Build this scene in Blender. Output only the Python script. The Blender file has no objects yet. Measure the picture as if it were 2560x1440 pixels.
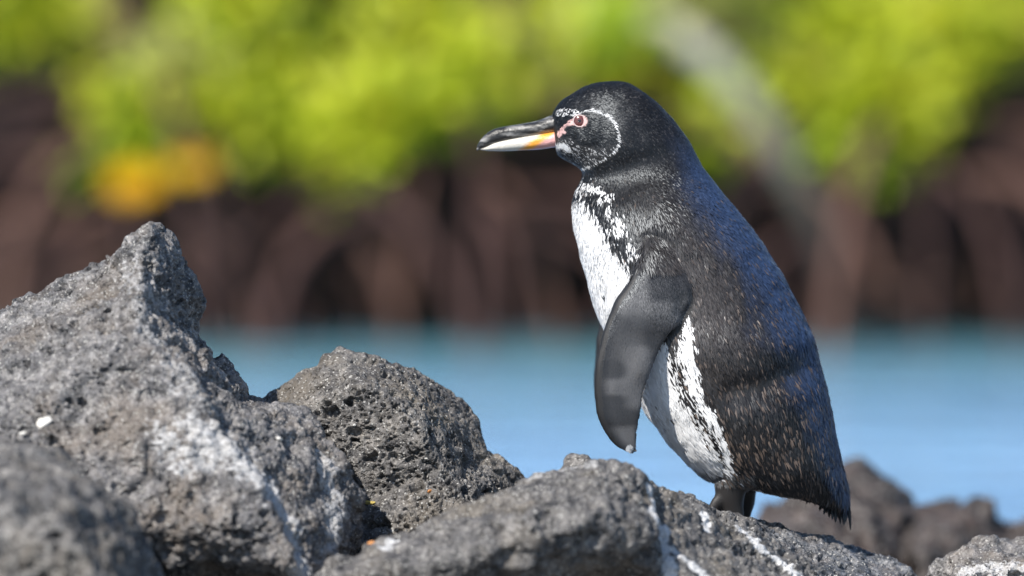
import bpy, bmesh, math, random
import numpy as np
from mathutils import Vector, Matrix
from mathutils.bvhtree import BVHTree

# ------------------------------------------------------------------ camera, sky, sun
SC = bpy.context.scene
COL = SC.collection
D = 7.0                                   # camera to the bird, metres
S = 1.097 / 2560.0                        # metres per photo pixel at the bird
CAM_Z = 0.95                              # above the water
HORIZON = 140.0                           # photo row of the horizon
PITCH = math.atan((720 - HORIZON) * S / D)

cam_d = bpy.data.cameras.new('camera')
cam = bpy.data.objects.new('camera', cam_d)
COL.objects.link(cam)
cam.location = (0, -D, CAM_Z)
cam.rotation_euler = (math.pi / 2 - PITCH, 0, 0)
cam_d.sensor_width = 36
cam_d.lens = 36 * D / 1.097
cam_d.clip_start = 0.1
cam_d.clip_end = 2000
cam_d.dof.use_dof = True
cam_d.dof.focus_distance = 6.93
cam_d.dof.aperture_fstop = cam_d.lens / 1000 / 0.088
SC.camera = cam

SUN_DIR = Vector((-0.46, -0.60, 0.72)).normalized()
el = math.asin(SUN_DIR.z)
az = math.atan2(SUN_DIR.x, SUN_DIR.y)
world = bpy.data.worlds.new('World')
SC.world = world
world.use_nodes = True
wn = world.node_tree
sky = wn.nodes.new('ShaderNodeTexSky')
sky.sky_type = 'NISHITA'
sky.sun_disc = False
sky.sun_elevation = el
sky.sun_rotation = az
sky.air_density = 1.0
sky.dust_density = 0.3
sky.ozone_density = 2.0
bg = wn.nodes['Background']
bg.inputs['Strength'].default_value = 0.10
wn.links.new(sky.outputs[0], bg.inputs['Color'])

sun_d = bpy.data.lights.new('sun', 'SUN')
sun_d.energy = 4.9
sun_d.angle = math.radians(0.5)
sun_d.color = (1.0, 0.95, 0.87)
sun = bpy.data.objects.new('sun', sun_d)
COL.objects.link(sun)
sun.location = SUN_DIR * 30
sun.rotation_euler = (-SUN_DIR).to_track_quat('-Z', 'Y').to_euler()

SC.view_settings.view_transform = 'Standard'
SC.view_settings.look = 'None'
SC.view_settings.exposure = 0.42
SC.view_settings.gamma = 1.0
SC.render.engine = 'CYCLES'
SC.cycles.max_bounces = 8
SC.cycles.use_denoising = True

CP, SP = math.cos(PITCH), math.sin(PITCH)
def at(px, py, y=0.0):
    """world point seen at a photo pixel, on the upright plane Y = y"""
    dx = (px - 1280) * S / D
    dz = (720 - py) * S / D
    ry = CP + dz * SP
    rz = -SP + dz * CP
    t = (y + D) / ry
    return Vector((dx * t, y, CAM_Z + rz * t))

# ------------------------------------------------------------------ helpers
rng = np.random.default_rng(7)
random.seed(7)

def tag(o, label=None, cat=None, group=None, kind=None):
    if label: o['label'] = label
    if cat: o['category'] = cat
    if group: o['group'] = group
    if kind: o['kind'] = kind
    return o

def fast_mesh(name, V, F, smooth=True):
    """V (n,3); F (m,k) array or list of such arrays"""
    me = bpy.data.meshes.new(name)
    V = np.asarray(V, dtype=np.float32)
    Fs = F if isinstance(F, list) else [F]
    Fs = [np.asarray(f, dtype=np.int32) for f in Fs if len(f)]
    loops = np.concatenate([f.ravel() for f in Fs])
    counts = np.concatenate([np.full(len(f), f.shape[1], dtype=np.int32) for f in Fs])
    starts = np.concatenate([[0], np.cumsum(counts)[:-1]]).astype(np.int32)
    me.vertices.add(len(V)); me.vertices.foreach_set('co', V.ravel())
    me.loops.add(len(loops)); me.loops.foreach_set('vertex_index', loops)
    me.polygons.add(len(counts)); me.polygons.foreach_set('loop_start', starts)
    me.polygons.foreach_set('loop_total', counts)
    me.polygons.foreach_set('use_smooth', np.full(len(counts), bool(smooth)))
    me.update(calc_edges=True)
    return me

def add_col(me, C, name='Col'):
    a = me.attributes.new(name, 'FLOAT_COLOR', 'POINT')
    C = np.asarray(C, dtype=np.float32)
    if C.shape[1] == 3:
        C = np.hstack([C, np.ones((len(C), 1), np.float32)])
    a.data.foreach_set('color', C.ravel())

def add_float(me, A, name):
    a = me.attributes.new(name, 'FLOAT', 'POINT')
    a.data.foreach_set('value', np.asarray(A, dtype=np.float32))

def obj(name, me, mat, parent=None, loc=None):
    o = bpy.data.objects.new(name, me)
    COL.objects.link(o)
    if mat: me.materials.append(mat)
    if parent: o.parent = parent
    if loc is not None: o.location = loc
    return o

def empty(name, loc):
    o = bpy.data.objects.new(name, None)
    COL.objects.link(o); o.location = loc
    o.empty_display_size = 0.05
    return o

class MB:
    def __init__(self): self.v = []; self.f3 = []; self.f4 = []; self.n = 0
    def add(self, V, f3=(), f4=()):
        V = np.asarray(V, float).reshape(-1, 3)
        for f in f3: self.f3.append(tuple(i + self.n for i in f))
        for f in f4: self.f4.append(tuple(i + self.n for i in f))
        self.v.append(V); self.n += len(V)
    def tube(self, pts, rad, seg=10, bump=0.0):
        pts = [Vector(p) for p in pts]
        n = len(pts)
        V = []
        prev = None
        for i, p in enumerate(pts):
            t = (pts[min(i + 1, n - 1)] - pts[max(i - 1, 0)]).normalized()
            up = prev if prev else (Vector((0, 1, 0)) if abs(t.y) < .9 else Vector((1, 0, 0)))
            a = (up - t * up.dot(t)).normalized(); b = t.cross(a); prev = a
            r = rad[i] if hasattr(rad, '__len__') else rad
            for k in range(seg):
                th = 2 * math.pi * k / seg
                rr = r * (1 + bump * (random.random() - .5))
                V.append(p + a * math.cos(th) * rr + b * math.sin(th) * rr)
        f4 = []
        for i in range(n - 1):
            for k in range(seg):
                k2 = (k + 1) % seg
                f4.append((i * seg + k, i * seg + k2, (i + 1) * seg + k2, (i + 1) * seg + k))
        f3 = []
        V.append(pts[0]); V.append(pts[-1])
        c0, c1 = n * seg, n * seg + 1
        for k in range(seg):
            k2 = (k + 1) % seg
            f3.append((c0, k2, k)); f3.append((c1, (n - 1) * seg + k, (n - 1) * seg + k2))
        self.add([tuple(v) for v in V], f3, f4)
    def mesh(self, name, origin=(0, 0, 0), smooth=True):
        V = np.concatenate(self.v) - np.array(origin, float)
        F = []
        if self.f3: F.append(np.array(self.f3))
        if self.f4: F.append(np.array(self.f4))
        return fast_mesh(name, V, F, smooth)

def spline(pts, n):
    """Catmull-Rom through pts (any dimension), n samples"""
    P = np.asarray(pts, float); m = len(P)
    t = np.linspace(0, m - 1, n)
    i = np.minimum(t.astype(int), m - 2); u = (t - i)[:, None]
    g = lambda k: P[np.clip(k, 0, m - 1)]
    p0, p1, p2, p3 = g(i - 1), g(i), g(i + 1), g(i + 2)
    return 0.5 * ((2 * p1) + (-p0 + p2) * u + (2 * p0 - 5 * p1 + 4 * p2 - p3) * u ** 2 + (-p0 + 3 * p1 - 3 * p2 + p3) * u ** 3)

# --- noise
def hsh(ix, iy, iz, seed):
    h = (ix.astype(np.uint32) * np.uint32(374761393) + iy.astype(np.uint32) * np.uint32(668265263)
         + iz.astype(np.uint32) * np.uint32(2147483647 - 12345) + np.uint32((seed * 974634777) & 0xffffffff))
    h = (h ^ (h >> np.uint32(13))) * np.uint32(1274126177)
    h = (h ^ (h >> np.uint32(16))) * np.uint32(2246822519)
    return h ^ (h >> np.uint32(15))

def rnd(h): return (h & np.uint32(0xffffff)).astype(np.float32) / np.float32(0xffffff)

def vnoise(P, seed=0):
    """smooth value noise, -1..1"""
    with np.errstate(over='ignore'):
        P = np.asarray(P, np.float64)
        I = np.floor(P).astype(np.int64); f = (P - I).astype(np.float32)
        u = f * f * f * (f * (f * 6 - 15) + 10)
        out = 0
        for dx in (0, 1):
            wx = u[:, 0] if dx else 1 - u[:, 0]
            for dy in (0, 1):
                wy = u[:, 1] if dy else 1 - u[:, 1]
                for dz in (0, 1):
                    wz = u[:, 2] if dz else 1 - u[:, 2]
                    out = out + wx * wy * wz * rnd(hsh(I[:, 0] + dx, I[:, 1] + dy, I[:, 2] + dz, seed))
    return out * 2 - 1

def fbm(P, oct=4, seed=0, gain=.5):
    a, s, o = 1.0, 0.0, 0.0
    P = np.asarray(P, float)
    for k in range(oct):
        o = o + a * vnoise(P * 2 ** k + 17.3 * k, seed + k); s += a; a *= gain
    return o / s

def worley(P, seed=0):
    """F1 distance divided by that cell's own radius, and the cell's random number"""
    with np.errstate(over='ignore'):
        P = np.asarray(P, np.float64)
        I = np.floor(P).astype(np.int64); f = (P - I).astype(np.float32)
        best = np.full(len(P), 9.0, np.float32); br = np.zeros(len(P), np.float32)
        for dx in (-1, 0, 1):
            for dy in (-1, 0, 1):
                for dz in (-1, 0, 1):
                    h = hsh(I[:, 0] + dx, I[:, 1] + dy, I[:, 2] + dz, seed)
                    cx = rnd(h); cy = rnd(h * np.uint32(16807) + np.uint32(11)); cz = rnd(h * np.uint32(48271) + np.uint32(7))
                    d = (dx + cx - f[:, 0]) ** 2 + (dy + cy - f[:, 1]) ** 2 + (dz + cz - f[:, 2]) ** 2
                    m = d < best
                    best = np.where(m, d, best); br = np.where(m, rnd(h * np.uint32(69621) + np.uint32(3)), br)
    return np.sqrt(best), br

def vnormals(V, F):
    N = np.zeros_like(V)
    if F.shape[1] == 4:
        fn = np.cross(V[F[:, 2]] - V[F[:, 0]], V[F[:, 3]] - V[F[:, 1]])
    else:
        fn = np.cross(V[F[:, 1]] - V[F[:, 0]], V[F[:, 2]] - V[F[:, 0]])
    for c in range(3):
        N[:, c] = sum(np.bincount(F[:, k], fn[:, c], len(V)) for k in range(F.shape[1]))
    return N / np.maximum(np.linalg.norm(N, axis=1, keepdims=True), 1e-12)

def laplace(V, F, it, lam=.5):
    k = F.shape[1]
    A = np.concatenate([F[:, i] for i in range(k)]); B = np.concatenate([F[:, (i + 1) % k] for i in range(k)])
    cnt = np.maximum(np.bincount(A, minlength=len(V)), 1)
    for _ in range(it):
        M = np.stack([np.bincount(A, V[B, c], len(V)) / cnt for c in range(3)], 1)
        V = V + lam * (M - V)
    return V

def remesh(me, voxel):
    o = bpy.data.objects.new('remesh_source', me)
    COL.objects.link(o)
    m = o.modifiers.new('r', 'REMESH'); m.mode = 'VOXEL'; m.voxel_size = voxel
    dg = bpy.context.evaluated_depsgraph_get()
    ev = o.evaluated_get(dg); em = ev.to_mesh()
    V = np.empty(len(em.vertices) * 3, np.float32); em.vertices.foreach_get('co', V)
    nl = len(em.loops); L = np.empty(nl, np.int32); em.loops.foreach_get('vertex_index', L)
    assert nl == 4 * len(em.polygons)
    F = L.reshape(-1, 4).copy(); V = V.reshape(-1, 3).astype(np.float64)
    ev.to_mesh_clear(); bpy.data.objects.remove(o); bpy.data.meshes.remove(me)
    return V, F

def refine(V, F, sel):
    """split the selected quads in four; neighbours take the new edge points in, so the skin stays closed.
    returns V, quads, triangles (fans of the neighbours)"""
    n = len(V)
    E = np.sort(np.stack([F, np.roll(F, -1, axis=1)], 2).reshape(-1, 2), axis=1)
    key = E[:, 0].astype(np.int64) * n + E[:, 1]
    uk, inv = np.unique(key, return_inverse=True); inv = inv.reshape(-1, 4)
    split = np.zeros(len(uk), bool); split[inv[sel].ravel()] = True
    eid = np.full(len(uk), -1, np.int64); eid[split] = n + np.arange(split.sum())
    ua, ub = uk[split] // n, uk[split] % n
    mids = (V[ua] + V[ub]) / 2
    fs = F[sel]; cen = V[fs].mean(1); c0 = n + len(mids); ci = c0 + np.arange(len(fs))
    m = eid[inv[sel]]
    quads = [np.stack([fs[:, k], m[:, k], ci, m[:, (k + 3) % 4]], 1) for k in range(4)]
    rest = ~sel; touched = rest & split[inv].any(1)
    quads.append(F[rest & ~touched])
    tris = []
    for f, e in zip(F[touched], inv[touched]):
        p = []
        for k in range(4):
            p.append(int(f[k]))
            if eid[e[k]] >= 0: p.append(int(eid[e[k]]))
        for k in range(1, len(p) - 1): tris.append((p[0], p[k], p[k + 1]))
    T = np.array(tris, np.int64).reshape(-1, 3)
    return np.concatenate([V, mids, cen]), np.concatenate(quads), T

def seg_dist(Q, line, width=None):
    """distance of 2-D or 3-D points Q to a polyline; with width, also the interpolated width there"""
    line = np.asarray(line, float)
    best = np.full(len(Q), 1e9); bw = np.zeros(len(Q))
    for i in range(len(line) - 1):
        a, b = line[i], line[i + 1]; ab = b - a
        t = np.clip(((Q - a) @ ab) / max(ab @ ab, 1e-12), 0, 1)
        d = np.linalg.norm(Q - (a + t[:, None] * ab), axis=1)
        m = d < best
        best = np.where(m, d, best)
        if width is not None: bw = np.where(m, width[i] + t * (width[i + 1] - width[i]), bw)
    return (best, bw) if width is not None else best

def poly_sd(Q, poly):
    """signed distance to a closed 2-D polygon, negative inside"""
    poly = np.asarray(poly, float)
    d = seg_dist(Q, np.vstack([poly, poly[:1]]))
    ins = np.zeros(len(Q), bool)
    n = len(poly)
    for i in range(n):
        (x1, y1), (x2, y2) = poly[i], poly[(i + 1) % n]
        c = ((y1 > Q[:, 1]) != (y2 > Q[:, 1]))
        with np.errstate(divide='ignore', invalid='ignore'):
            xi = (x2 - x1) * (Q[:, 1] - y1) / (y2 - y1 + 1e-12) + x1
        ins ^= c & (Q[:, 0] < xi)
    return np.where(ins, -d, d)

def sstep(a, b, x):
    t = np.clip((x - a) / (b - a), 0, 1); return t * t * (3 - 2 * t)

# ------------------------------------------------------------------ materials
def new_mat(name):
    m = bpy.data.materials.new(name); m.use_nodes = True
    nt = m.node_tree; b = nt.nodes['Principled BSDF']
    return m, nt, b
def nd(nt, t, **kw):
    n = nt.nodes.new(t)
    for k, v in kw.items(): setattr(n, k, v)
    return n
def ramp(nt, fac, stops):
    r = nd(nt, 'ShaderNodeValToRGB')
    e = r.color_ramp.elements
    while len(e) < len(stops): e.new(0.5)
    for i, (p, c) in enumerate(stops):
        e[i].position = p; e[i].color = (*c, 1) if len(c) == 3 else c
    nt.links.new(fac, r.inputs[0]); return r.outputs[0]
def mix(nt, fac, a, b, mode='MIX'):
    m = nd(nt, 'ShaderNodeMix', data_type='RGBA', blend_type=mode)
    for i, x in ((0, fac), (6, a), (7, b)):
        if hasattr(x, 'links'): nt.links.new(x, m.inputs[i])
        else: m.inputs[i].default_value = x if i == 0 else (*x, 1)
    return m.outputs[2]
def tex_noise(nt, vec, scale, detail=4, rough=.55):
    n = nd(nt, 'ShaderNodeTexNoise'); n.inputs['Scale'].default_value = scale
    n.inputs['Detail'].default_value = detail; n.inputs['Roughness'].default_value = rough
    nt.links.new(vec, n.inputs['Vector']); return n.outputs['Fac']
def tex_vor(nt, vec, scale, feature='F1', out='Distance'):
    n = nd(nt, 'ShaderNodeTexVoronoi', feature=feature); n.inputs['Scale'].default_value = scale
    nt.links.new(vec, n.inputs['Vector']); return n.outputs[out]
def bump(nt, h, dist, strength=1.0, normal=None):
    b = nd(nt, 'ShaderNodeBump'); b.inputs['Distance'].default_value = dist; b.inputs['Strength'].default_value = strength
    nt.links.new(h, b.inputs['Height'])
    if normal: nt.links.new(normal, b.inputs['Normal'])
    return b.outputs[0]

def rock_mat(name, dark, light, warm, rough=.6, pore=1.0, wet=0.0):
    """vesicular basalt: mottled greys, rusty patches, pale crystals with painted glints, pale crust where 'crust' is set"""
    m, nt, b = new_mat(name)
    tc = nd(nt, 'ShaderNodeTexCoord').outputs['Object']
    big = tex_noise(nt, tc, 14, 5); fine = tex_noise(nt, tc, 260, 3, .7); mid = tex_noise(nt, tc, 70, 4)
    md2 = tex_noise(nt, tc, 30, 3)
    c = ramp(nt, mid, [(.34, dark), (.66, light)])
    c = mix(nt, 1.0, c, ramp(nt, md2, [(.35, (.62, .62, .64)), (.65, (1.3, 1.28, 1.26))]), 'MULTIPLY')
    f2 = ramp(nt, fine, [(.3, (.55, .55, .55)), (.72, (1.45, 1.42, 1.4))])
    c = mix(nt, 1.0, c, f2, 'MULTIPLY')
    wm = ramp(nt, big, [(.48, (0, 0, 0)), (.66, (1, 1, 1))])
    c = mix(nt, wm, c, mix(nt, .65, c, warm))
    # pale mineral grains, crystal glints painted as specks
    vc = tex_vor(nt, tc, 620, out='Color')
    sep = nd(nt, 'ShaderNodeSeparateColor'); nt.links.new(vc, sep.inputs[0])
    gr = ramp(nt, sep.outputs[0], [(.93, (0, 0, 0)), (.96, (1, 1, 1))])
    c = mix(nt, gr, c, (.40, .39, .37))
    # crust (guano and salt), its shape comes with the mesh
    at_ = nd(nt, 'ShaderNodeAttribute', attribute_name='crust')
    cn = nd(nt, 'ShaderNodeMath', operation='MULTIPLY_ADD')
    nt.links.new(fine, cn.inputs[0]); cn.inputs[1].default_value = .9; cn.inputs[2].default_value = -.45
    ad = nd(nt, 'ShaderNodeMath', operation='ADD'); nt.links.new(cn.outputs[0], ad.inputs[0]); nt.links.new(at_.outputs['Fac'], ad.inputs[1])
    cm = ramp(nt, ad.outputs[0], [(.25, (0, 0, 0)), (.85, (1, 1, 1))])
    c = mix(nt, cm, c, (.62, .62, .63))
    nt.links.new(c, b.inputs['Base Color'])
    b.inputs['Roughness'].default_value = rough
    rr = ramp(nt, fine, [(.35, (rough + .2,) * 3), (.7, (rough - .22 - wet,) * 3)])
    nt.links.new(rr, b.inputs['Roughness'])
    b.inputs['Specular IOR Level'].default_value = .5
    # fine pores and grain
    v1 = tex_vor(nt, tc, 300); v2 = tex_vor(nt, tc, 620)
    p1 = ramp(nt, v1, [(.12, (0, 0, 0)), (.42, (1, 1, 1))]); 
    n1 = bump(nt, p1, .0016 * pore, .8)
    n2 = bump(nt, fine, .0012, .8, n1)
    n3 = bump(nt, v2, .0008, .7, n2)
    nt.links.new(n3, b.inputs['Normal'])
    return m

M_ROCK = rock_mat('basalt_grey', (.060, .061, .066), (.255, .250, .252), (.17, .14, .115))
M_ROCK_D = rock_mat('basalt_dark', (.050, .050, .053), (.190, .186, .184), (.14, .12, .095))
M_ROCK_P = rock_mat('basalt_porous', (.062, .060, .060), (.185, .177, .168), (.16, .135, .105))
M_ROCK_B = rock_mat('basalt_wet', (.06, .066, .076), (.20, .21, .23), (.15, .125, .11), rough=.5, wet=.12)
M_ROCK_R = rock_mat('basalt_brown', (.026, .022, .022), (.072, .058, .056), (.085, .055, .045))

def attr_mat(name, rough=.45, spec=.5, bump_scale=None, bump_d=.0004, tint=(1, 1, 1)):
    m, nt, b = new_mat(name)
    a = nd(nt, 'ShaderNodeAttribute', attribute_name='Col')
    nt.links.new(a.outputs['Color'], b.inputs['Base Color'])
    b.inputs['Roughness'].default_value = rough
    b.inputs['Specular IOR Level'].default_value = spec
    b.inputs['Specular Tint'].default_value = (*tint, 1)
    if bump_scale:
        tc = nd(nt, 'ShaderNodeTexCoord').outputs['Object']
        nt.links.new(bump(nt, tex_noise(nt, tc, bump_scale, 4, .6), bump_d, .9), b.inputs['Normal'])
    return m
M_FEATHER = attr_mat('plumage', .38, .42, None, 0, (.85, .92, 1.0))
_fb = M_FEATHER.node_tree.nodes['Principled BSDF']
_fb.inputs['Sheen Weight'].default_value = .10; _fb.inputs['Sheen Roughness'].default_value = .35; _fb.inputs['Sheen Tint'].default_value = (.45, .66, 1, 1)
M_SKIN = attr_mat('bird_skin', .5, .5, 900, .0005)
M_BILL = attr_mat('bill_horn', .32, .5, 260, .0012)

def plain(name, col, rough=.6, spec=.5, scale=60, var=.3, coat=0.0):
    m, nt, b = new_mat(name)
    tc = nd(nt, 'ShaderNodeTexCoord').outputs['Object']
    n = tex_noise(nt, tc, scale, 4)
    c = ramp(nt, n, [(.3, tuple(x * (1 - var) for x in col)), (.7, tuple(min(1, x * (1 + var)) for x in col))])
    nt.links.new(c, b.inputs['Base Color'])
    b.inputs['Roughness'].default_value = rough; b.inputs['Specular IOR Level'].default_value = spec
    b.inputs['Coat Weight'].default_value = coat; b.inputs['Coat Roughness'].default_value = .05
    return m
M_IRIS = plain('iris_brown', (.11, .028, .024), .25, .5, 900, .4, .8)
M_PUPIL = plain('pupil_black', (.008, .006, .006), .1, .5, 50, .1, 1.0)
M_SHELL = plain('shell_white', (.66, .64, .60), .45, .5, 300, .15)
M_DRYLEAF = plain('dry_leaf', (.42, .33, .10), .6, .3, 300, .35)
M_ORANGE = plain('leaf_crumb', (.55, .24, .08), .6, .3, 300, .35)
M_BARK = plain('mangrove_bark', (.072, .038, .035), .8, .3, 16, .45)
def branch_mat():
    m, nt, b = new_mat('pale_brown_bark')
    tc = nd(nt, 'ShaderNodeTexCoord').outputs['Object']
    n = tex_noise(nt, tc, 12, 4)
    sx = nd(nt, 'ShaderNodeSeparateXYZ'); nt.links.new(tc, sx.inputs[0])
    mr = nd(nt, 'ShaderNodeMapRange'); mr.inputs['From Min'].default_value = .35; mr.inputs['From Max'].default_value = 1.0; nt.links.new(sx.outputs[2], mr.inputs['Value'])
    pale = ramp(nt, n, [(.3, (.30, .30, .21)), (.7, (.44, .43, .32))]); brown = ramp(nt, n, [(.3, (.05, .034, .03)), (.7, (.11, .08, .068))])  # brown low down, paler towards the top
    nt.links.new(mix(nt, mr.outputs[0], brown, pale), b.inputs['Base Color']); b.inputs['Roughness'].default_value = .8
    return m
M_BARK2 = plain('mangrove_bark_red', (.145, .078, .062), .8, .3, 16, .4)
M_PALEBARK = branch_mat()
M_MUD = plain('shore_mud', (.075, .048, .042), .9, .2, 3, .4)
M_HILL = plain('scrub_ground', (.16, .15, .09), .95, .1, .8, .35)

def leaf_mat():
    m, nt, b = new_mat('mangrove_leaf')
    a = nd(nt, 'ShaderNodeAttribute', attribute_name='Col')
    nt.links.new(a.outputs['Color'], b.inputs['Base Color'])
    b.inputs['Roughness'].default_value = .45; b.inputs['Specular IOR Level'].default_value = .35
    tr = nd(nt, 'ShaderNodeBsdfTranslucent'); nt.links.new(a.outputs['Color'], tr.inputs['Color'])
    ms = nd(nt, 'ShaderNodeMixShader'); ms.inputs[0].default_value = .3
    nt.links.new(b.outputs[0], ms.inputs[1]); nt.links.new(tr.outputs[0], ms.inputs[2])
    nt.links.new(ms.outputs[0], nt.nodes['Material Output'].inputs[0])
    return m
M_LEAF = leaf_mat()

def water_mat():
    m, nt, b = new_mat('sea_water')
    tc = nd(nt, 'ShaderNodeTexCoord').outputs['Object']
    n = tex_noise(nt, tc, .35, 3)
    c = ramp(nt, n, [(.35, (.24, .46, .76)), (.65, (.33, .58, .90))])          # over pale sand, with the sky's reflection painted in
    c2 = ramp(nt, n, [(.35, (.035, .12, .13)), (.65, (.09, .27, .25))])          # over mud and weed, with the mangroves' dark reflection painted in
    sx = nd(nt, 'ShaderNodeSeparateXYZ'); nt.links.new(tc, sx.inputs[0])
    wob = nd(nt, 'ShaderNodeMath', operation='MULTIPLY_ADD'); nt.links.new(n, wob.inputs[0]); wob.inputs[1].default_value = 5.0; nt.links.new(sx.outputs[1], wob.inputs[2])
    mr = nd(nt, 'ShaderNodeMapRange'); mr.inputs['From Min'].default_value = 11.0; mr.inputs['From Max'].default_value = 18.5; nt.links.new(wob.outputs[0], mr.inputs['Value'])
    nt.links.new(mix(nt, mr.outputs[0], c, c2), b.inputs['Base Color'])
    b.inputs['Roughness'].default_value = .12
    b.inputs['IOR'].default_value = 1.33
    mp = nd(nt, 'ShaderNodeMapping'); mp.inputs['Scale'].default_value = (.35, 1.0, 1.0); nt.links.new(tc, mp.inputs[0])
    h1 = tex_noise(nt, mp.outputs[0], 2.2, 3); h2 = tex_noise(nt, mp.outputs[0], 9, 3)
    n1 = bump(nt, h1, .32, 1.0); n2 = bump(nt, h2, .05, 1.0, n1)
    nt.links.new(n2, b.inputs['Normal'])
    return m
M_WATER = water_mat()

# ------------------------------------------------------------------ setting: water, shore, far ground
def grid(name, xs, ys, zf, mat):
    X, Y = np.meshgrid(xs, ys); Z = zf(X, Y)
    V = np.stack([X.ravel(), Y.ravel(), Z.ravel()], 1)
    nx, ny = len(xs), len(ys)
    i = np.arange(nx * ny).reshape(ny, nx)
    F = np.stack([i[:-1, :-1].ravel(), i[:-1, 1:].ravel(), i[1:, 1:].ravel(), i[1:, :-1].ravel()], 1)
    return obj(name, fast_mesh(name, V, F), mat)

water = grid('water', np.linspace(-300, 300, 3), np.array([-60, 0, 60, 400]), lambda X, Y: X * 0, M_WATER)
water['kind'] = 'structure'

def shore_z(X, Y):
    P = np.stack([X.ravel() * .5, Y.ravel() * .5, X.ravel() * 0], 1)
    n = fbm(P, 4, 3).reshape(X.shape)
    edge = 15.9 + .5 * n
    return np.clip((Y - edge) * .35, -.4, 1e9) * 1.0 - .02 + .15 * n * (Y > edge)
def hill_z(X, Y):
    z = shore_z(X, np.minimum(Y, 18.5)) + np.clip(Y - 18.5, 0, 1e9) * .16
    return z
shore = grid('shore', np.linspace(-40, 40, 161), np.concatenate([np.linspace(14, 20, 41), np.linspace(20.5, 60, 30)]), hill_z, M_MUD)
shore['kind'] = 'structure'
hill = grid('hill', np.linspace(-300, 300, 41), np.linspace(24, 300, 40),
            lambda X, Y: .3 + np.clip(Y - 24, 0, 1e9) * .17 + 1.5 * fbm(np.stack([X.ravel() * .03, Y.ravel() * .03, X.ravel() * 0], 1), 3, 9).reshape(X.shape), M_HILL)
hill['kind'] = 'structure'

# ------------------------------------------------------------------ mangroves
def leaves(centers, radii, counts, tints, rs, flat=.75, size=.085):
    Vs, Cs = [], []
    for c, r, n, tint in zip(centers, radii, counts, tints):
        n = int(n * 1.7)
        d = rs.normal(size=(n, 3)); d /= np.linalg.norm(d, axis=1, keepdims=True)
        p = np.array(c) + d * (r * rs.uniform(.25, 1, (n, 1)) ** .6) * np.array([1, 1, flat])
        # leaf axis: outward and a little up; face up towards the light
        ax = d + rs.normal(size=(n, 3)) * .6 + np.array([0, 0, .25]); ax /= np.linalg.norm(ax, axis=1, keepdims=True)
        up = np.array([-.35, -.5, .7]) + rs.normal(size=(n, 3)) * .35
        side = np.cross(ax, up); side /= np.linalg.norm(side, axis=1, keepdims=True)
        nr = np.cross(side, ax)
        L = size * rs.uniform(.75, 1.3, (n, 1)); W = L * rs.uniform(.2, .27, (n, 1))
        fold = W * .35
        pts = [p, p + ax * L * .35 - side * W + nr * fold, p + ax * L * .35 + side * W + nr * fold,
               p + ax * L * .75 - side * W * .8 + nr * fold * .6, p + ax * L * .75 + side * W * .8 + nr * fold * .6,
               p + ax * L - nr * fold, p + ax * L * .4, p + ax * L * .75]
        Vs.append(np.stack(pts, 1).reshape(-1, 3))
        col = np.array(tint) * rs.uniform(.7, 1.25, (n, 1)) * (1 + rs.normal(size=(n, 3)) * .06)
        Cs.append(np.repeat(np.clip(col, .005, .9), 8, axis=0))
    V = np.concatenate(Vs); C = np.concatenate(Cs); n = len(V) // 8
    b = (np.arange(n) * 8)[:, None]
    T = np.concatenate([b + np.array([[0, 1, 6]]), b + np.array([[0, 6, 2]]), b + np.array([[3, 5, 7]]), b + np.array([[7, 5, 4]])])
    Q = np.concatenate([b + np.array([[1, 3, 7, 6]]), b + np.array([[6, 7, 4, 2]])])
    return V, [T, Q], C

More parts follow.
